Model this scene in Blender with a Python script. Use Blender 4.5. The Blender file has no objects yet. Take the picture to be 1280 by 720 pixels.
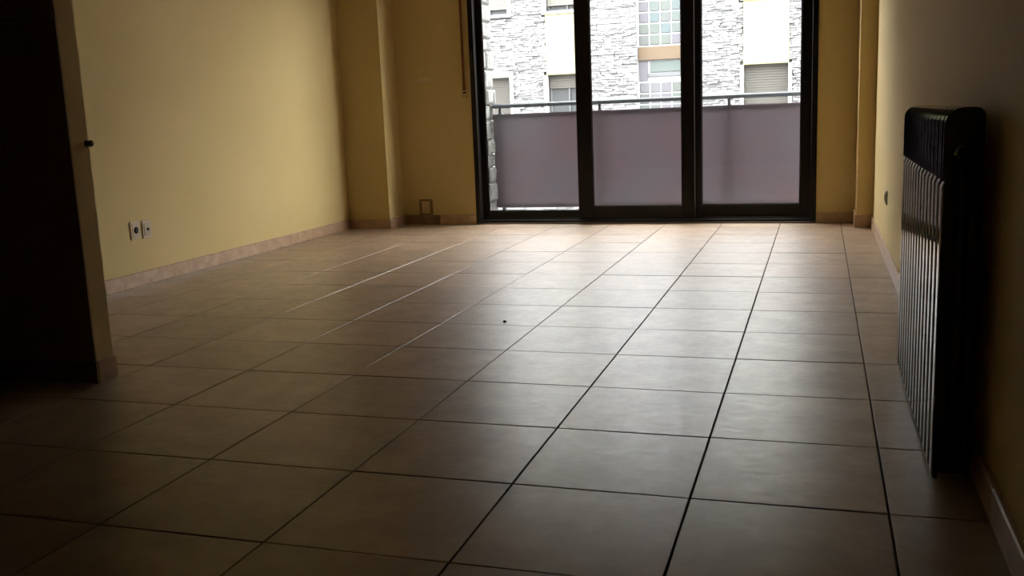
import bpy, math, random
from mathutils import Matrix, Vector

random.seed(7)
S = bpy.context.scene
COL = S.collection

# ------------------------------------------------------------------ camera
cam_data = bpy.data.cameras.new('camera')
cam = bpy.data.objects.new('camera', cam_data)
COL.objects.link(cam)
cam_data.sensor_width = 36.0
cam_data.lens = 34.0
cam_data.clip_start = 0.05
cam_data.clip_end = 300
RGT = (0.9534906, 0.2988384, -0.0393868)
FWD = (-0.3010000, 0.9370699, -0.1769151)
UPV = (-0.0159608, 0.1805424, 0.9834377)
CH = 0.93
cam.matrix_world = Matrix(((RGT[0], UPV[0], -FWD[0], 0),
                           (RGT[1], UPV[1], -FWD[1], 0),
                           (RGT[2], UPV[2], -FWD[2], CH),
                           (0, 0, 0, 1)))
S.camera = cam

# ------------------------------------------------------------------ overcast sky, exposure
W = bpy.data.worlds.new('overcast_sky')
S.world = W
W.use_nodes = True
bg = W.node_tree.nodes['Background']
bg.inputs['Color'].default_value = (0.99, 0.99, 0.985, 1)
bg.inputs['Strength'].default_value = 19.5
S.view_settings.view_transform = 'Standard'
S.view_settings.look = 'None'
S.view_settings.gamma = 1.0
S.view_settings.use_curve_mapping = False
S.view_settings.exposure = -0.08
S.cycles.max_bounces = 10
S.cycles.diffuse_bounces = 6
S.cycles.glossy_bounces = 5
S.cycles.transparent_max_bounces = 12
S.cycles.caustics_reflective = True
S.cycles.caustics_refractive = False
S.cycles.sample_clamp_indirect = 8.0

# ------------------------------------------------------------------ helpers
class MB:
    """collects shapes, then links them as one mesh object"""
    def __init__(self):
        self.v = []; self.f = []; self.m = []; self.smooth = []
    def poly(self, pts, faces, mat=0, smooth=False):
        b = len(self.v)
        self.v += [tuple(p) for p in pts]
        for f in faces:
            self.f.append([b + i for i in f]); self.m.append(mat); self.smooth.append(smooth)
    def box(self, x0, x1, y0, y1, z0, z1, mat=0):
        p = [(x0, y0, z0), (x1, y0, z0), (x1, y1, z0), (x0, y1, z0),
             (x0, y0, z1), (x1, y0, z1), (x1, y1, z1), (x0, y1, z1)]
        self.poly(p, [(0, 3, 2, 1), (4, 5, 6, 7), (0, 1, 5, 4), (1, 2, 6, 5), (2, 3, 7, 6), (3, 0, 4, 7)], mat)
    def bbox(self, x0, x1, y0, y1, z0, z1, b=0.004, mat=0):
        """box with chamfered edges on all sides"""
        b = min(b, (x1 - x0) * .45, (y1 - y0) * .45, (z1 - z0) * .45)
        pts = []; idx = {}
        X = (x0, x1); Y = (y0, y1); Z = (z0, z1)
        for i in (0, 1):
            for j in (0, 1):
                for k in (0, 1):
                    sx = b if i == 0 else -b; sy = b if j == 0 else -b; sz = b if k == 0 else -b
                    idx[(i, j, k, 'x')] = len(pts); pts.append((X[i], Y[j] + sy, Z[k] + sz))
                    idx[(i, j, k, 'y')] = len(pts); pts.append((X[i] + sx, Y[j], Z[k] + sz))
                    idx[(i, j, k, 'z')] = len(pts); pts.append((X[i] + sx, Y[j] + sy, Z[k]))
        F = []
        g = lambda i, j, k, a: idx[(i, j, k, a)]
        for i in (0, 1):
            q = [g(i, 0, 0, 'x'), g(i, 1, 0, 'x'), g(i, 1, 1, 'x'), g(i, 0, 1, 'x')]
            F.append(q if i else q[::-1])
            q = [g(0, i, 0, 'y'), g(1, i, 0, 'y'), g(1, i, 1, 'y'), g(0, i, 1, 'y')]
            F.append(q[::-1] if i else q)
            q = [g(0, 0, i, 'z'), g(1, 0, i, 'z'), g(1, 1, i, 'z'), g(0, 1, i, 'z')]
            F.append(q if i else q[::-1])
        for a in (0, 1):
            for c in (0, 1):
                F.append([g(a, c, 0, 'x'), g(a, c, 1, 'x'), g(a, c, 1, 'y'), g(a, c, 0, 'y')])
                F.append([g(a, 0, c, 'x'), g(a, 1, c, 'x'), g(a, 1, c, 'z'), g(a, 0, c, 'z')])
                F.append([g(0, a, c, 'y'), g(1, a, c, 'y'), g(1, a, c, 'z'), g(0, a, c, 'z')])
        for i in (0, 1):
            for j in (0, 1):
                for k in (0, 1):
                    F.append([g(i, j, k, 'x'), g(i, j, k, 'y'), g(i, j, k, 'z')])
        self.poly(pts, F, mat)
    def ring(self, x0, x1, y0, y1, z0, z1, l, r, b, t):
        """rectangular frame in the XZ plane"""
        self.bbox(x0, x0 + l, y0, y1, z0, z1)
        self.bbox(x1 - r, x1, y0, y1, z0, z1)
        self.bbox(x0 + l, x1 - r, y0 + .002, y1 - .002, z0, z0 + b)
        self.bbox(x0 + l, x1 - r, y0 + .002, y1 - .002, z1 - t, z1)
    def tube(self, p0, p1, r, n=12, mat=0, cap=True):
        p0 = Vector(p0); p1 = Vector(p1); d = (p1 - p0).normalized()
        u = d.orthogonal().normalized(); w = d.cross(u)
        pts = []
        for p in (p0, p1):
            for i in range(n):
                a = 2 * math.pi * i / n
                pts.append(p + u * math.cos(a) * r + w * math.sin(a) * r)
        self.poly(pts, [(i, (i + 1) % n, n + (i + 1) % n, n + i) for i in range(n)], mat, True)
        if cap:
            self.poly(pts[:n], [tuple(range(n))[::-1]], mat)
            self.poly(pts[n:], [tuple(range(n))], mat)
    def lathe(self, origin, axis, prof, n=20, mat=0):
        o = Vector(origin); d = Vector(axis).normalized(); u = d.orthogonal().normalized(); w = d.cross(u)
        pts = []
        for (r, h) in prof:
            for i in range(n):
                a = 2 * math.pi * i / n
                pts.append(o + d * h + (u * math.cos(a) + w * math.sin(a)) * r)
        F = []
        for k in range(len(prof) - 1):
            for i in range(n):
                F.append((k * n + i, k * n + (i + 1) % n, (k + 1) * n + (i + 1) % n, (k + 1) * n + i))
        F.append(tuple(range(n))[::-1]); F.append(tuple((len(prof) - 1) * n + i for i in range(n)))
        self.poly(pts, F, mat, True)
    def extrude_y(self, prof, y0, y1, mat=0, smooth=False):
        """closed XZ profile extruded along Y"""
        n = len(prof)
        pts = [(x, y0, z) for x, z in prof] + [(x, y1, z) for x, z in prof]
        self.poly(pts, [(i, (i + 1) % n, n + (i + 1) % n, n + i) for i in range(n)], mat, smooth)
        self.poly(pts[:n], [tuple(range(n))[::-1]], mat)
        self.poly(pts[n:], [tuple(range(n))], mat)
    def mesh(self, name, mats):
        me = bpy.data.meshes.new(name)
        me.from_pydata(self.v, [], self.f)
        for mt in (mats if isinstance(mats, (list, tuple)) else [mats]):
            me.materials.append(mt)
        me.polygons.foreach_set('material_index', self.m)
        me.polygons.foreach_set('use_smooth', self.smooth)
        me.update()
        import bmesh
        bm = bmesh.new(); bm.from_mesh(me)
        bmesh.ops.recalc_face_normals(bm, faces=bm.faces)
        bm.to_mesh(me); bm.free()
        return me
    def build(self, name, mats, parent=None):
        o = bpy.data.objects.new(name, self.mesh(name, mats))
        COL.objects.link(o)
        if parent is not None:
            put(o, parent)
        return o

def put(o, parent):
    o.parent = parent
    o.matrix_parent_inverse = Matrix.Translation(-Vector(parent.location))   # keeps world placement

def link_mesh(name, me, parent, loc=(0, 0, 0), rot=(0, 0, 0)):
    o = bpy.data.objects.new(name, me)
    COL.objects.link(o)
    o.location = loc; o.rotation_euler = rot
    if parent is not None:
        put(o, parent)
    return o

def tag(o, label, cat, group=None):
    o['label'] = label; o['category'] = cat
    if group: o['group'] = group
    return o

def struct(o, label=None, cat=None):
    o['kind'] = 'structure'
    if label: o['label'] = label
    if cat: o['category'] = cat
    return o

def empty(name, loc):
    o = bpy.data.objects.new(name, None)
    o.empty_display_size = .1
    COL.objects.link(o); o.location = loc
    return o

# ------------------------------------------------------------------ materials
def mat(name, col=(.5, .5, .5), rough=.5, spec=.5, metal=0.0):
    m = bpy.data.materials.new(name); m.use_nodes = True
    b = m.node_tree.nodes['Principled BSDF']
    b.inputs['Base Color'].default_value = (*col, 1)
    b.inputs['Roughness'].default_value = rough
    b.inputs['Specular IOR Level'].default_value = spec
    b.inputs['Metallic'].default_value = metal
    return m

def N(m, t, **kw):
    n = m.node_tree.nodes.new(t)
    for k, v in kw.items():
        setattr(n, k, v)
    return n

def L(m, a, b):
    m.node_tree.links.new(a, b)

def noise(m, scale, detail=4, rough=.6, vec=None, stretch=None):
    n = N(m, 'ShaderNodeTexNoise')
    n.inputs['Scale'].default_value = scale
    n.inputs['Detail'].default_value = detail
    n.inputs['Roughness'].default_value = rough
    if vec is None:
        tc = N(m, 'ShaderNodeTexCoord'); vec = tc.outputs['Object']
    if stretch:
        mp = N(m, 'ShaderNodeMapping'); mp.inputs['Scale'].default_value = stretch
        L(m, vec, mp.inputs['Vector']); vec = mp.outputs['Vector']
    L(m, vec, n.inputs['Vector'])
    return n

def ramp(m, fac, stops):
    r = N(m, 'ShaderNodeValToRGB')
    e = r.color_ramp.elements
    while len(e) < len(stops): e.new(.5)
    for i, (p, c) in enumerate(stops):
        e[i].position = p; e[i].color = (*c, 1)
    L(m, fac, r.inputs['Fac'])
    return r

def bump(m, height, strength, dist=.01):
    b = N(m, 'ShaderNodeBump')
    b.inputs['Strength'].default_value = strength; b.inputs['Distance'].default_value = dist
    L(m, height, b.inputs['Height'])
    L(m, b.outputs['Normal'], m.node_tree.nodes['Principled BSDF'].inputs['Normal'])
    return b

def P(m): return m.node_tree.nodes['Principled BSDF']

M = {}
# ochre wall paint, faint roller texture
m = M['paint'] = mat('ochre_paint', (.53, .405, .18), .75, .3)
n = noise(m, 1.3, 4); r = ramp(m, n.outputs['Fac'], [(.3, (.525, .40, .17)), (.7, (.565, .435, .20))])
L(m, r.outputs['Color'], P(m).inputs['Base Color'])
n2 = noise(m, 90, 3); bump(m, n2.outputs['Fac'], .18, .004)
m = M['hall'] = mat('shade_deepening_brown', (.34, .25, .15), .7, .3)  # darker than the room paint, chosen to cut bounce and deepen the partition's shade
m = M['ceiling'] = mat('ceiling_paint', (.50, .42, .26), .9, .2)
m = M['outside'] = mat('outside_render', (.40, .38, .35), .9, .2)
n = noise(m, 3, 5); r = ramp(m, n.outputs['Fac'], [(.3, (.34, .32, .29)), (.7, (.42, .40, .37))])
L(m, r.outputs['Color'], P(m).inputs['Base Color'])

# glazed floor tile: beige, cloudy, low relief
m = M['tile'] = mat('beige_floor_tile', (.4, .3, .2), .3, 1.0)
oi = N(m, 'ShaderNodeObjectInfo')
tc = N(m, 'ShaderNodeTexCoord')
add = N(m, 'ShaderNodeVectorMath', operation='ADD')
sc = N(m, 'ShaderNodeVectorMath', operation='SCALE'); sc.inputs['Scale'].default_value = 40
comb = N(m, 'ShaderNodeCombineXYZ')
L(m, oi.outputs['Random'], comb.inputs[0]); L(m, oi.outputs['Random'], comb.inputs[1])
L(m, comb.outputs[0], sc.inputs[0]); L(m, tc.outputs['Object'], add.inputs[0]); L(m, sc.outputs[0], add.inputs[1])
n = noise(m, 6, 6, .65, add.outputs[0])
r = ramp(m, n.outputs['Fac'], [(.3, (.22, .142, .085)), (.5, (.275, .19, .12)), (.72, (.355, .262, .18))])
hv = N(m, 'ShaderNodeHueSaturation')
mr = N(m, 'ShaderNodeMapRange'); mr.inputs['To Min'].default_value = .9; mr.inputs['To Max'].default_value = 1.1
L(m, oi.outputs['Random'], mr.inputs['Value']); L(m, mr.outputs[0], hv.inputs['Value'])
L(m, r.outputs['Color'], hv.inputs['Color']); L(m, hv.outputs['Color'], P(m).inputs['Base Color'])
n2 = noise(m, 30, 7, .72, add.outputs[0], (.7, 1.5, 1))
r2 = ramp(m, n2.outputs['Fac'], [(.36, (.285, .285, .285)), (.62, (.41, .41, .41))])
L(m, r2.outputs['Color'], P(m).inputs['Roughness'])
n3 = noise(m, 34, 5, .6, add.outputs[0], (1.0, .6, 1)); bump(m, n3.outputs['Fac'], .012, .002)
M['grout'] = mat('grey_brown_grout', (.10, .075, .05), .95, .1)

# pinkish marble skirting
m = M['skirting'] = mat('pinkish_skirting_tile', (.45, .3, .2), .35, .4)
n = noise(m, 14, 6, .7); r = ramp(m, n.outputs['Fac'], [(.3, (.31, .19, .11)), (.55, (.42, .28, .175)), (.75, (.5, .36, .245))])
L(m, r.outputs['Color'], P(m).inputs['Base Color'])
m = M['skirting_dark'] = mat('dark_skirting_tile', (.16, .10, .055), .45, .4)  # darker tone of the skirting tile
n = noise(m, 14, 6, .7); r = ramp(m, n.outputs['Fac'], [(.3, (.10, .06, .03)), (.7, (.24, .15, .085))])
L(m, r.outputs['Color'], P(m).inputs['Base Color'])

m = M['frame'] = mat('dark_bronze_aluminium', (.007, .005, .0045), .4, .25)
n = noise(m, 120, 2); bump(m, n.outputs['Fac'], .05, .002)
M['sill'] = mat('brown_threshold', (.09, .055, .035), .45, .4)
m = M['radiator'] = mat('dark_enamel', (.022, .019, .015), .07, .5)
M['brass'] = mat('worn_dark_brass', (.10, .065, .025), .35, .5, .7)
M['white_plastic'] = mat('ivory_plastic', (.50, .42, .28), .35, .5)
M['beige_plastic'] = mat('beige_plastic', (.44, .36, .24), .4, .5)
M['black'] = mat('black_hole', (.012, .01, .008), .7, .2)
M['strap'] = mat('brown_webbing', (.20, .085, .04), .85, .2)
M['filler'] = mat('pale_filler', (.60, .47, .27), .9, .2)
M['vent_dark'] = mat('dark_brown_frame', (.20, .13, .05), .6, .3)
M['vent_grey'] = mat('grey_brown_mesh', (.6, .47, .25), .6, .3)
M['rail'] = mat('grey_rail_paint', (.08, .09, .10), .45, .5)
M['bracket'] = mat('dark_bracket', (.06, .06, .065), .5, .4)
M['slab'] = mat('balcony_slab', (.35, .33, .30), .8, .3)
M['street'] = mat('asphalt', (.16, .16, .16), .9, .2)

# frosted violet balcony sheet
m = M['violet'] = bpy.data.materials.new('frosted_violet_sheet'); m.use_nodes = True
nt = m.node_tree; nt.nodes.remove(nt.nodes['Principled BSDF']); out = nt.nodes['Material Output']
tr = N(m, 'ShaderNodeBsdfTranslucent'); tr.inputs['Color'].default_value = (.36, .27, .33, 1)
df = N(m, 'ShaderNodeBsdfDiffuse'); df.inputs['Color'].default_value = (.12, .10, .105, 1)
gl = N(m, 'ShaderNodeBsdfGlossy'); gl.inputs['Roughness'].default_value = .3
n = noise(m, 2.2, 3)
rr = ramp(m, n.outputs['Fac'], [(.35, (.22, .178, .192)), (.65, (.212, .198, .212))]); L(m, rr.outputs['Color'], tr.inputs['Color'])
m1 = N(m, 'ShaderNodeMixShader'); m1.inputs[0].default_value = .35
m2 = N(m, 'ShaderNodeMixShader'); m2.inputs[0].default_value = .06
L(m, tr.outputs[0], m1.inputs[1]); L(m, df.outputs[0], m1.inputs[2]); L(m, m1.outputs[0], m2.inputs[1]); L(m, gl.outputs[0], m2.inputs[2])
L(m, m2.outputs[0], out.inputs['Surface'])

# clear window pane: transparent with fresnel reflection
m = M['pane'] = bpy.data.materials.new('clear_glass'); m.use_nodes = True
nt = m.node_tree; nt.nodes.remove(nt.nodes['Principled BSDF']); out = nt.nodes['Material Output']
tr = N(m, 'ShaderNodeBsdfTransparent'); tr.inputs['Color'].default_value = (.96, .97, .97, 1)
gl = N(m, 'ShaderNodeBsdfGlossy'); gl.inputs['Roughness'].default_value = .02
fr = N(m, 'ShaderNodeFresnel')                      # same reflectance on both faces of the sheet
ge = N(m, 'ShaderNodeNewGeometry'); mp = N(m, 'ShaderNodeMapRange')
mp.inputs['To Min'].default_value = 1.3; mp.inputs['To Max'].default_value = 1 / 1.3
L(m, ge.outputs['Backfacing'], mp.inputs['Value']); L(m, mp.outputs[0], fr.inputs['IOR'])
mx = N(m, 'ShaderNodeMixShader')
L(m, fr.outputs[0], mx.inputs[0]); L(m, tr.outputs[0], mx.inputs[1]); L(m, gl.outputs[0], mx.inputs[2]); L(m, mx.outputs[0], out.inputs['Surface'])

# facade stone: each strip its own tint
m = M['stone'] = mat('pale_grey_split_stone', (.5, .5, .5), .9, .2)
geo = N(m, 'ShaderNodeNewGeometry')
r = ramp(m, geo.outputs['Random Per Island'], [(0, (.14, .14, .145)), (.3, (.17, .17, .175)), (.6, (.205, .205, .205)), (1, (.29, .29, .285))])
n = noise(m, 9, 4); mixc = N(m, 'ShaderNodeMix', data_type='RGBA', blend_type='MULTIPLY'); mixc.inputs['Factor'].default_value = .35
L(m, r.outputs['Color'], mixc.inputs['A'])
r3 = ramp(m, n.outputs['Fac'], [(.3, (.55, .55, .56)), (.7, (1, 1, 1))]); L(m, r3.outputs['Color'], mixc.inputs['B'])
L(m, mixc.outputs['Result'], P(m).inputs['Base Color'])
M['backing'] = mat('stone_mortar', (.24, .24, .24), .95, .1)
m = M['balcony_stone'] = mat('grey_rubble_stone', (.35, .35, .33), .9, .2)
n = noise(m, 11, 5, .7); r = ramp(m, n.outputs['Fac'], [(.3, (.10, .10, .095)), (.7, (.22, .22, .21))])
L(m, r.outputs['Color'], P(m).inputs['Base Color']); n2 = noise(m, 25, 5); bump(m, n2.outputs['Fac'], .6, .02)
M['yellow'] = mat('pale_yellow_panel', (.25, .245, .135), .7, .3)
M['white_trim'] = mat('white_surround', (.38, .38, .37), .7, .3)
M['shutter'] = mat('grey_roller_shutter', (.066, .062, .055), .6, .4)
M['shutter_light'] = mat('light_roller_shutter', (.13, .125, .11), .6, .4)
M['far_glass'] = mat('dark_window_glass', (.05, .055, .06), .12, .5)
M['far_frame'] = mat('grey_window_frame', (.1, .105, .11), .5, .4)
M['mortar_white'] = mat('white_block_joint', (.42, .43, .45), .8, .2)
m = M['block'] = mat('glass_block', (.3, .34, .36), .15, .5)
oi = N(m, 'ShaderNodeObjectInfo')
r = ramp(m, oi.outputs['Random'], [(0, (.075, .097, .105)), (.35, (.085, .097, .09)), (.65, (.093, .09, .105)), (1, (.108, .112, .12))])
L(m, r.outputs['Color'], P(m).inputs['Base Color'])
M['orange'] = mat('ochre_spandrel', (.10, .072, .047), .7, .3)
M['pale_green'] = mat('pale_green_pane', (.082, .10, .097), .2, .5)

# ------------------------------------------------------------------ large structure
XL, XR, YB, ZC = -3.9, .385, 7.9, 2.6
PX, PY0, PY1 = -2.565, 2.87, 2.965        # partition end and faces
YN, XH = -5.5, -7.5                       # unseen room end and hall side, pushed out to drain light
DX0, DX1, DZ = -2.83, -.02, 2.22          # balcony door opening

def slab(name, boxes, mt):
    b = MB()
    for bx in boxes: b.box(*bx)
    return struct(b.build(name, mt))

floor = slab('floor', [(XH, XR + .1, YN, YB + .1, -.2, -.003)], M['grout'])
slab('ceiling', [(XH - .1, XR + .1, YN - .1, YB, ZC, ZC + .2)], M['ceiling'])
slab('wall_left', [(XL - .1, XL, PY1, YB, -.003, ZC)], M['paint'])
slab('wall_right', [(XR, XR + .12, YN - .1, YB, -.003, ZC)], M['paint'])
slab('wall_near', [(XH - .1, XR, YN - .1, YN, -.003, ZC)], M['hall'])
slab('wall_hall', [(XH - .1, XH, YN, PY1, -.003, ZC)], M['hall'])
b = MB(); b.box(XH, PX, PY0 + .008, PY1, -.003, ZC, 0); b.box(XH, PX, PY0, PY0 + .008, -.003, ZC, 1)   # painted; hall side coloured darker, standing in for its shade
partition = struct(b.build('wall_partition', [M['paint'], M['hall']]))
# window wall: painted inside, rendered outside, one wall of the block with the door opening
b = MB()
YO = YB + .10
for (x0, x1, z0, z1) in ((XL - .1, DX0, -.003, ZC), (DX1, XR + .12, -.003, ZC), (DX0, DX1, DZ, ZC)):
    b.box(x0, x1, YB, YB + .05, z0, z1, 0)
    b.box(x0, x1, YB + .05, YO, z0, z1, 1)
b.box(XL - .1, XR + .12, YB + .05, YO, -.3, -.02, 1)
b.box(-18, XL - .1, YB + .05, YO, -7, 6, 1); b.box(XR + .12, 14, YB + .05, YO, -7, 6, 1)
b.box(XL - .1, XR + .12, YB + .05, YO, -7, -.3, 1); b.box(XL - .1, XR + .12, YB + .05, YO, ZC, 6, 1)
struct(b.build('wall_back', [M['paint'], M['outside']]))
slab('wall_pillar_left', [(XL, -3.52, 7.6, YB, -.003, ZC)], M['paint'])
slab('wall_pillar_right', [(.268, XR, 7.57, YB, -.003, ZC)], M['paint'])
slab('street', [(-60, 60, YB + .25, 60, -7.2, -7.0)], M['street'])
# thin dado moulding across the dark partition face
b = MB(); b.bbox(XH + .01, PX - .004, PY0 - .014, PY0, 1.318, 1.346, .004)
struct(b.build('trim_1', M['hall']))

# ------------------------------------------------------------------ floor tiles
T0X, T0Y, TS, GAP = -.2856, 2.2278, .45, .0058
tile_cache = {}
def tile_mesh(w, d):
    key = (round(w, 3), round(d, 3))
    if key not in tile_cache:
        b = MB(); h = .0008; x, y = w / 2, d / 2
        lv = []
        for (ix, z) in ((0, -.012), (0, -h), (.001, 0)):
            lv += [(-x + ix, -y + ix, z), (x - ix, -y + ix, z), (x - ix, y - ix, z), (-x + ix, y - ix, z)]
        F = [(8, 9, 10, 11)]
        for k in (0, 4):
            F += [(k + i, k + (i + 1) % 4, k + 4 + (i + 1) % 4, k + 4 + i) for i in range(4)]
        b.poly(lv, F)
        tile_cache[key] = b.mesh('tile', M['tile'])
    return tile_cache[key]

for r in range(-4, 13):
    y0 = T0Y + r * TS; y1 = min(y0 + TS, 7.875)
    for k in range(-11, 2):
        x0 = T0X + k * TS; x1 = min(x0 + TS, XR - .002)
        if x0 < XL - .02 and y1 > PY0 + .3: continue
        if x0 < XL - .02 and r < -2: continue
        w, d = x1 - x0 - GAP, y1 - y0 - GAP
        link_mesh('tile', tile_mesh(w, d), floor, ((x0 + x1) / 2, (y0 + y1) / 2, random.uniform(-.0006, .0004)),
                  (random.gauss(0, .0012), random.gauss(0, .0012), 0))

# ------------------------------------------------------------------ skirting, built of its tiles
def skirting(name, p0, p1, nrm, dark=(), h=.082, t=.013, n=None):
    """runs p0 -> p1 on a wall whose inward normal is nrm"""
    p0 = Vector((*p0, 0)); p1 = Vector((*p1, 0)); nv = Vector((*nrm, 0))
    root = struct(empty(name, p0))
    ln = (p1 - p0).length; d = (p1 - p0).normalized()
    n = n or max(1, round(ln / .45)); s = ln / n
    for i in range(n):
        b = MB(); a = p0 + d * (i * s + .001); c = p0 + d * ((i + 1) * s - .001)
        up = Vector((0, 0, 1)); e = .004
        prof = [(0, .0005), (t, .0005), (t, h - e), (t - e, h), (0, h)]
        pts = [a + nv * u + up * z for u, z in prof] + [c + nv * u + up * z for u, z in prof]
        k = len(prof)
        b.poly(pts, [(j, (j + 1) % k, k + (j + 1) % k, k + j) for j in range(k)] + [tuple(range(k)), tuple(range(k, 2 * k))])
        b.build('skirting_tile', M['skirting_dark'] if i in dark else M['skirting'], root)
    return root

skirting('baseboard_left', (XL, PY1), (XL, 7.6), (1, 0))
skirting('baseboard_pillar_front', (XL + .013, 7.6), (-3.52 + .013, 7.6), (0, -1), n=1)
skirting('baseboard_pillar_side', (-3.52, 7.6), (-3.52, YB), (1, 0), n=1)
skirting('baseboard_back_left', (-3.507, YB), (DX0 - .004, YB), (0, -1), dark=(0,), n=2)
skirting('baseboard_back_right', (DX1 + .004, YB), (.268, YB), (0, -1), n=1)
skirting('baseboard_pillar_right_side', (.268, YB), (.268, 7.57), (-1, 0), n=1, h=.1)
skirting('baseboard_pillar_right', (.255, 7.57), (XR - .013, 7.57), (0, -1), n=1, h=.1)
skirting('baseboard_right', (XR, 7.57), (XR, 0.0), (-1, 0))
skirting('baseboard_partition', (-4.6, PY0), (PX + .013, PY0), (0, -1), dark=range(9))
skirting('baseboard_partition_end', (PX, PY0), (PX, PY1), (1, 0), n=1)

# ------------------------------------------------------------------ balcony door: outer frame and three sashes
door = struct(empty('door_1', ((DX0 + DX1) / 2, YB, 0)))
b = MB(); b.bbox(DX0, DX0 + .045, 7.882, 8.0, .0, DZ); b.build('jamb', M['frame'], door)
b = MB(); b.bbox(DX1 - .045, DX1, 7.882, 8.0, .0, DZ); b.build('jamb', M['frame'], door)
b = MB(); b.bbox(DX0 + .045, DX1 - .045, 7.882, 8.0, DZ - .06, DZ); b.build('head', M['frame'], door)
b = MB(); b.bbox(DX0 + .045, DX1 - .045, 7.885, 8.06, .012, .034)
b.bbox(DX0 + .045, DX1 - .045, 7.917, 7.923, .034, .046); b.bbox(DX0 + .045, DX1 - .045, 7.967, 7.973, .034, .046)
b.build('track', M['frame'], door)
b = MB(); b.bbox(DX0 + .002, DX1 - .002, 7.87, 8.1, -.012, .012); b.build('threshold', M['sill'], door)
def sash(x0, x1, yc, l, r, zb, zt=DZ - .05):
    b = MB(); b.ring(x0, x1, yc - .016, yc + .016, .04, zt, l, r, zb - .04, .08)
    s = b.build('sash', M['frame'], door)
    p = MB(); p.box(x0 + l - .006, x1 - r + .006, yc - .003, yc + .003, zb - .006, zt - .074)
    p.build('pane', M['pane'], s)
    g = MB()
    for (a, c, e, f) in ((x0 + l, x0 + l + .006, zb, zt - .08), (x1 - r - .006, x1 - r, zb, zt - .08)):
        g.box(a, c, yc - .010, yc - .004, e, f)
    g.box(x0 + l, x1 - r, yc - .010, yc - .004, zb, zb + .006)
    g.build('gasket', M['black'], s)
sash(-2.795, -1.815, 7.97, .062, .10, .105)
sash(-1.922, -.955, 7.92, .130, .103, .143)
sash(-1.03, -.06, 7.97, .126, .084, .143)

# ------------------------------------------------------------------ balcony
BX0, BX1 = -3.0, .62
slab('balcony_floor', [(-3.4, BX1 + .1, YO, 9.06, -.25, -.035)], M['slab'])
bw = slab('wall_balcony', [(-3.4, -3.035, YO, 9.02, -.035, ZC)], M['outside'])
z = -.03
while z < ZC - .02:
    h = random.uniform(.11, .19); z1 = min(z + h, ZC - .005)
    y = YO + .01
    while y < 9.015:
        y1 = min(y + random.uniform(.16, .32), 9.025)
        if 9.025 - y1 < .07: y1 = 9.025
        b = MB(); d = random.uniform(-.012, .022); j = lambda: random.uniform(-.012, .012)
        xb, xf = -3.036, -3.0 + d
        q = [(y + .005, z + .005), (y1 - .005, z + .005), (y1 - .005, z1 - .005), (y + .005, z1 - .005)]
        e = .016
        qi = [(y + e + abs(j()), z + e + abs(j())), (y1 - e - abs(j()), z + e + abs(j())), (y1 - e - abs(j()), z1 - e - abs(j())), (y + e + abs(j()), z1 - e - abs(j()))]
        pts = [(xb, a, c) for a, c in q] + [(xf - .016, a, c) for a, c in q] + [(xf + j() * .4, a, c) for a, c in qi]
        F = [(8, 9, 10, 11)]
        for k in (0, 4): F += [(k + i, k + (i + 1) % 4, k + 4 + (i + 1) % 4, k + 4 + i) for i in range(4)]
        b.poly(pts, F); b.build('stone', M['balcony_stone'], bw)
        y = y1
    z = z1

rl = tag(empty('balcony_railing', (-1.2, 8.98, -.035)),
         'balcony railing with frosted violet sheet and grey handrail beyond the glass door', 'railing')
b = MB(); b.bbox(BX0 + .005, BX1, 8.945, 8.953, .035, .932, .002); b.build('sheet', M['violet'], rl)
b = MB(); b.bbox(BX0 + .002, BX1, 8.93, 8.985, .988, 1.03, .012); b.build('handrail', M['rail'], rl)
b = MB(); b.bbox(BX0 + .01, BX1, 8.957, 8.972, .90, .925, .003); b.bbox(BX0 + .01, BX1, 8.957, 8.972, .05, .075, .003); b.build('cross_rail', M['rail'], rl)
for px in (-2.93, -1.955, -.776, .4):
    b = MB(); b.bbox(px - .02, px + .02, 8.974, 9.014, -.035, .94, .004); p = b.build('post', M['rail'], rl)
    b = MB(); b.bbox(px - .012, px + .012, 8.955, 8.99, .925, .99, .003); b.build('bracket', M['bracket'], p)

# ------------------------------------------------------------------ building across the street
FY = 20.0
bld = tag(empty('apartment_building', (-2, FY + .5, -7)),
          'pale stone-clad apartment block with yellow panels across the street', 'building')
FX0, FX1, FZ0, FZ1 = -13, 9, -7, 6.2
STO = 2.85
rects = []      # openings (x0, x1, z0, z1)
wins = []
for (x0, x1, style) in ((-7.15, -6.28, 'shut'), (-5.46, -4.60, 'half'), (-1.45, -.605, 'shut')):
    for fl in (-1, 0, 1):
        zt = 1.70 + STO * fl; zb = zt - 1.57
        if fl == -1: continue
        wins.append((x0, x1, zb, zt, style if fl == 0 else 'shut')); rects.append((x0, x1, zb, zt))
bay = (-3.58, -2.44, .30, 4.7)
rects.append(bay)
xs = sorted({FX0, FX1, *[r[0] for r in rects], *[r[1] for r in rects]})
zs = sorted({FZ0, FZ1, *[r[2] for r in rects], *[r[3] for r in rects]})
b = MB()
for i in range(len(xs) - 1):
    for j in range(len(zs) - 1):
        cx, cz = (xs[i] + xs[i + 1]) / 2, (zs[j] + zs[j + 1]) / 2
        if any(a < cx < c and d < cz < e for a, c, d, e in rects): continue
        b.box(xs[i], xs[i + 1], FY + .10, FY + .40, zs[j], zs[j + 1])
b.box(FX0, FX1, FY + .40, FY + 6, FZ0, FZ1)
b.build('wall', M['backing'], bld)
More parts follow.
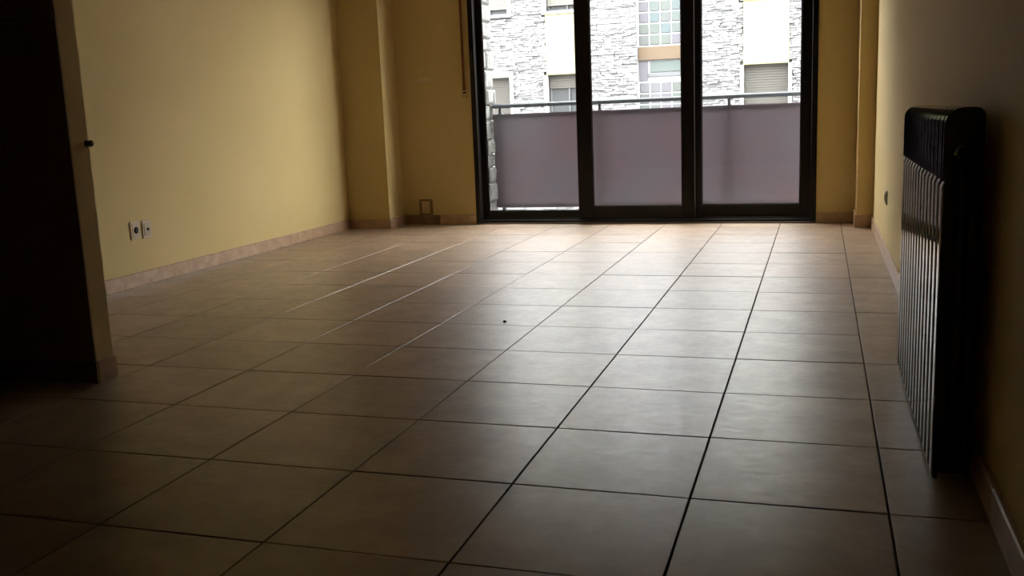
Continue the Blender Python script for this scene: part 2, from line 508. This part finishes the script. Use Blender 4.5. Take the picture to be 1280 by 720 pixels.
# panels of pale yellow render between the windows of one column
panels = []
for (x0, x1) in ((-5.46, -4.60), (-1.45, -.605)):
    for fl in (0, 1):
        panels.append((x0, x1, 1.70 + STO * fl, 1.70 + STO * (fl + 1) - 1.57))
for (x0, x1, z0, z1) in panels:
    b = MB(); b.bbox(x0 - .01, x1 + .01, FY - .03, FY + .12, z0, z1, .01); b.build('panel', M['yellow'], bld)
# split-stone strips over the visible stretch
skip = [(a - .07, c + .07, d - .05, e + .05) for a, c, d, e in rects[:-1]] + [(bay[0], bay[1], bay[2], bay[3])] + [(a - .01, c + .01, d, e) for a, c, d, e in panels]
b = MB(); z = -2.2
while z < 4.6:
    h = random.uniform(.028, .06); x = -8.0 + random.uniform(0, .2)
    while x < .9:
        w = random.uniform(.07, .30); x1 = x + w; z1 = z + h
        pieces = [(x, x1)]
        for (a, c, d, e) in skip:
            if z1 > d + .01 and z < e - .01:
                nw = []
                for (p, q) in pieces:
                    if q <= a or p >= c: nw.append((p, q)); continue
                    if p < a: nw.append((p, a))
                    if q > c: nw.append((c, q))
                pieces = nw
        for (p, q) in pieces:
            if q - p < .03: continue
            y = FY + random.uniform(-.025, .02); g = .003
            s = random.uniform(-.008, .008)
            pts = [(p + g, y, z + g + s), (q - g, y + random.uniform(-.01, .01), z + g - s), (q - g, y, z1 - g - s), (p + g, y + random.uniform(-.01, .01), z1 - g + s)]
            pts += [(u, FY + .105, v) for u, _, v in pts]
            b.poly(pts, [(0, 1, 2, 3), (0, 4, 5, 1), (1, 5, 6, 2), (2, 6, 7, 3), (3, 7, 4, 0)])
        x = x1
    z += h
o = b.build('stone_cladding', M['stone'], bld); o['kind'] = 'stuff'
for (x0, x1, zb, zt, style) in wins:
    b = MB(); s = .07
    b.box(x0 - s, x0, FY - .045, FY + .3, zb - .05, zt); b.box(x1, x1 + s, FY - .045, FY + .3, zb - .05, zt)
    b.box(x0, x1, FY - .07, FY + .3, zb - .05, zb)
    if style == 'shut' and x0 < -6: b.box(x0 - s, x1 + s, FY - .045, FY + .3, zt, zt + .12)
    w = b.build('window', M['white_trim'], bld)
    b = MB(); f = .05; b.ring(x0, x1, FY + .17, FY + .22, zb, zt, f, f, f, f)
    mid = x0 + (x1 - x0) * (.74 if x0 > -2 else .5)
    b.bbox(mid - .015, mid + .015, FY + .14, FY + .2, zb, zt); b.build('window_frame', M['far_frame'], w)
    b = MB(); b.box(x0 + f, x1 - f, FY + .19, FY + .20, zb + f, zt - f); b.build('pane', M['far_glass'], w)
    drop = zb + .12 if style == 'shut' else zt - .28
    b = MB(); z = drop
    while z < zt - .01:
        b.bbox(x0 + .01, x1 - .01, FY + .12, FY + .135, z + .002, min(z + .05, zt), .004); z += .05
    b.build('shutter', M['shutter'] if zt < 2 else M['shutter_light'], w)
# glass-block stair bay
bx0, bx1, bz0, bz1 = bay
b = MB(); b.box(bx0, bx1, FY + .25, FY + .41, bz0, bz1)
stair = b.build('stair_bay', M['mortar_white'], bld)
b = MB(); g = .0125; pit = .222
b.bbox(g, pit - g, -.03, .03, g, pit - g, .012); bm_ = b.mesh('glass_block', M['block'])
for i in range(5):
    for j in range(9): link_mesh('glass_block', bm_, stair, (bx0 + .012 + i * pit, FY + .258, 2.19 + j * pit))
    for j in range(4): link_mesh('glass_block', bm_, stair, (bx0 + .012 + i * pit, FY + .258, 1.46 - pit - j * pit))
b = MB(); b.bbox(bx0 + .005, bx1 - .005, FY + .17, FY + .26, 1.90, 2.17, .01); b.build('spandrel', M['orange'], stair)
b = MB(); b.bbox(bx0 + .24, bx1 - .1, FY + .22, FY + .26, 1.66, 1.88, .005); b.build('pane', M['pale_green'], stair)
b = MB(); b.bbox(bx0 + .20, bx1 - .06, FY + .20, FY + .26, 1.57, 1.645, .005); b.build('transom', M['far_frame'], stair)
b = MB(); b.bbox(bx0 + .02, bx0 + .20, FY + .22, FY + .26, 1.49, 1.88, .005); b.build('side_pane', M['block'], stair)

# ------------------------------------------------------------------ radiator along the right wall
RX, RY0, NS, RP = .272, 2.43, 14, .082
rad = tag(empty('radiator', (RX + .045, RY0 + NS * RP / 2, 0)),
          'dark enamelled column radiator with many flat fins standing along the right wall', 'radiator')
ZS = .735          # where the flat plates end and the slotted hood begins
def section_meshes():
    w = RP / 2 - .013
    # front plate, very slightly bowed across its width
    b = MB(); nseg = 10; pts = []
    cols = [(-w + 2 * w * i / nseg) for i in range(nseg + 1)]
    bow = [.005 * (abs(c) / w) ** 9 for c in cols]
    zz = (.012, .022, ZS - .012, ZS); inset = (.004, 0, 0, .005)
    for k, zv in enumerate(zz):
        for c, bo in zip(cols, bow): pts.append((RX + bo + inset[k], c, zv))
    nr = nseg + 1; F = []
    for k in range(3):
        for i in range(nseg): F.append((k * nr + i, k * nr + i + 1, (k + 1) * nr + i + 1, (k + 1) * nr + i))
    b.poly(pts, F, 0, True)
    back = [(RX + .014, c, zv) for zv in (.012, ZS) for c in (-w, w)]
    b.poly(back, [(0, 1, 3, 2)])
    for sgn, col in ((-w, 0), (w, nseg)):
        ed = [pts[k * nr + col] for k in range(4)] + [(RX + .014, sgn, ZS), (RX + .014, sgn, .012)]
        b.poly(ed, [tuple(range(6))])
    plate = b.mesh('front_plate', M['radiator'])
    # column: water tube, web and back plate
    b = MB()
    b.bbox(RX + .014, RX + .082, -.004, .004, .02, .82, .002)
    b.bbox(RX + .030, RX + .062, -.017, .017, .03, .86, .008)
    b.bbox(RX + .078, RX + .086, -w, w, .02, .86, .002)
    for zc in (.095, .80):
        b.tube((RX + .046, -RP / 2, zc), (RX + .046, RP / 2, zc), .024, 14)
    col = b.mesh('column', M['radiator'])
    # hood: two side cheeks following the rounded top, curved cap and louvre slats
    def prof(o):
        p = []
        for i in range(7):
            a = math.pi - (math.pi / 2) * i / 6
            p.append((RX + .040 + math.cos(a) * (.040 - o), .867 + math.sin(a) * (.038 - o)))
        return p
    outer = [(RX, ZS + .004)] + prof(0) + [(RX + .066, .905)]
    for i in range(4):
        a = math.pi / 2 - (math.pi / 2) * i / 3
        outer.append((RX + .066 + math.cos(a) * .02, .885 + math.sin(a) * .02))
    outer += [(RX + .088, .82), (RX + .02, .82), (RX + .013, ZS + .004)]
    b = MB()
    b.extrude_y(outer, -w, -w + .0035); b.extrude_y(outer, w - .0035, w)
    hood = b.mesh('hood', M['radiator'])
    b = MB()
    capp = prof(0)[4:] + [(RX + .066, .905), (RX + .066, .900)] + prof(.005)[4:][::-1]
    b.extrude_y(capp, -w + .0035, w - .0035)
    cap = b.mesh('cap', M['radiator'])
    b = MB()
    for z0 in (ZS + .018,):
        b.extrude_y([(RX + .003, z0), (RX + .005, z0 - .004), (RX + .028, z0 + .014), (RX + .026, z0 + .018)], -w + .0035, w - .0035)
    lou = b.mesh('louvre', M['radiator'])
    return plate, col, hood, lou, cap
plate, colm, hood, lou, capm = section_meshes()
for i in range(NS):
    yc = RY0 + RP * (i + .5)
    s = link_mesh('section', colm, rad, (0, yc, 0))
    for nm, me, dz in [('front_plate', plate, 0), ('hood', hood, 0), ('cap', capm, 0)] + [('louvre', lou, k * .028) for k in range(4)]:
        c = bpy.data.objects.new(nm, me); COL.objects.link(c); c.parent = s; c.location.z = dz
for yy in (RY0 + .2, RY0 + NS * RP - .2):
    b = MB(); b.bbox(RX + .05, XR, yy - .012, yy + .012, .79, .82, .003); b.build('wall_bracket', M['radiator'], rad)
for yy, zz in ((RY0 - .012, .095), (RY0 - .012, .80)):
    b = MB(); b.lathe((RX + .046, yy + .012, zz), (0, -1, 0), [(.026, 0), (.026, .006), (.017, .010), (.017, .016)], 8); b.build('end_plug', M['radiator'], rad)
b = MB(); b.tube((RX + .046, RY0 + NS * RP, .095), (RX + .046, RY0 + NS * RP + .05, .095), .016, 10)
b.tube((RX + .046, RY0 + NS * RP + .04, .0), (RX + .046, RY0 + NS * RP + .04, .10), .009, 10); b.build('pipe', M['radiator'], rad)

# ------------------------------------------------------------------ small fittings
def socket(root, c, nrm, sw, sh, kind):
    """c on the wall, nrm +1/-1 along X"""
    x = c[0]; s = nrm; y, z = c[1], c[2]
    X = lambda a: (x, x + s * a) if s > 0 else (x + s * a, x)
    b = MB(); b.bbox(*X(.009), y - sw / 2, y + sw / 2, z - sh / 2, z + sh / 2, .003); b.build('plate', M['white_plastic'], root)
    b = MB(); p0, p1 = x + s * .009, x + s * .013
    b.bbox(min(p0, p1), max(p0, p1), y - sw * .36, y + sw * .36, z - sh * .36, z + sh * .36, .0015); ins = b.build('insert', M['beige_plastic'], root)
    if kind == 'power':
        b = MB(); b.lathe((x + s * .0128, y, z), (s, 0, 0), [(.021, 0), (.021, .0009)], 20); b.build('plug_well', M['black'], ins)
    else:
        b = MB(); b.lathe((x + s * .0128, y, z), (s, 0, 0), [(.009, 0), (.009, .002), (.005, .008), (.003, .008)], 16); b.build('aerial_pin', M['black'], ins)

s1 = tag(empty('wall_socket', (XL, 4.808, .335)), 'power socket with dark round plug hole, nearer one of the pair on the left wall', 'socket', 'wall sockets')
socket(s1, (XL, 4.808, .335), 1, .084, .11, 'power')
s2 = tag(empty('wall_socket', (XL, 4.914, .33)), 'socket with a small aerial pin, farther one of the pair on the left wall', 'socket', 'wall sockets')
socket(s2, (XL, 4.914, .33), 1, .084, .11, 'aerial')
s3 = tag(empty('wall_socket', (XR, 6.12, .357)), 'lone small socket low on the right wall beyond the radiator', 'socket', 'wall sockets')
socket(s3, (XR, 6.12, .357), -1, .09, .085, 'power')

k = tag(empty('knob', (PX, 2.955, .885)), 'small dark round knob on the edge of the partition wall', 'knob')
b = MB(); b.lathe((PX, 2.955, .885), (1, 0, 0), [(.013, 0), (.013, .003), (.005, .005), (.005, .012)], 16); b.build('rosette', M['brass'], k)
b = MB(); b.lathe((PX, 2.955, .885), (1, 0, 0), [(.005, .011), (.010, .014), (.0125, .019), (.010, .025), (.004, .027)], 16); b.build('grip', M['brass'], k)

st = tag(empty('shutter_strap', (-2.885, YB, 1.13)), 'brown shutter strap hanging into a wall guide left of the glass door', 'strap')
b = MB(); b.box(-2.899, -2.877, YB - .022, YB - .019, 1.15, 2.46); b.build('webbing', M['strap'], st)
b = MB(); b.bbox(-2.912, -2.860, YB - .012, YB, 1.08, 1.175, .004); g = b.build('guide', M['paint'], st)
b = MB(); b.box(-2.902, -2.872, YB - .016, YB - .011, 1.118, 1.132); b.build('slot', M['black'], g)
b = MB(); b.tube((-2.902, YB - .017, 1.15), (-2.872, YB - .017, 1.15), .006, 10); b.build('roller', M['brass'], g)
b = MB(); b.bbox(-2.915, -2.860, YB - .04, YB, 2.44, 2.50, .004); b.build('upper_guide', M['white_plastic'], st)

v = tag(empty('vent_cover', (-3.295, YB, 0)), 'small dark-edged upright vent cover low on the wall beside the pillar', 'vent')
b = MB(); b.ring(-3.356, -3.236, YB - .032, YB - .004, .086, .222, .020, .020, .012, .014); b.build('frame', M['vent_dark'], v)
b = MB(); b.box(-3.338, -3.254, YB - .012, YB - .002, .09, .212); b.build('back_panel', M['vent_grey'], v)
for i in range(5):
    z = .108 + i * .021
    b = MB(); b.poly([(-3.337, YB - .026, z), (-3.255, YB - .026, z), (-3.255, YB - .014, z + .010), (-3.337, YB - .014, z + .010),
                      (-3.337, YB - .026, z + .002), (-3.255, YB - .026, z + .002), (-3.255, YB - .014, z + .012), (-3.337, YB - .014, z + .012)],
                     [(0, 1, 2, 3), (4, 5, 6, 7), (0, 1, 5, 4), (1, 2, 6, 5), (2, 3, 7, 6), (3, 0, 4, 7)])
    b.build('slat', M['vent_grey'], v)

def blob(cx, cz, rx, rz, y, n=18, t=.004):
    b = MB(); rim = []; mid = []
    for i in range(n):
        a = 2 * math.pi * i / n; q = random.uniform(.72, 1.1)
        rim.append((cx + math.cos(a) * rx * q, y, cz + math.sin(a) * rz * q))
        mid.append((cx + math.cos(a) * rx * q * .7, y - t, cz + math.sin(a) * rz * q * .7))
    b.poly(rim + mid, [(i, (i + 1) % n, n + (i + 1) % n, n + i) for i in range(n)] + [tuple(range(n, 2 * n))], 0, True)
    return b
b = blob(-3.27, 1.245, .075, .03, YB)
tag(b.build('filler_patch', M['filler']), 'rough pale patch of filler on the back wall left of the door', 'patch')

b = MB(); b.lathe((-1.352, 4.08, .0), (.1, .05, 1), [(.003, 0), (.008, .002), (.009, .005), (.006, .009), (.002, .010)], 9)
tag(b.build('crumb', M['black']), 'tiny dark crumb lying on the floor tiles', 'crumb')
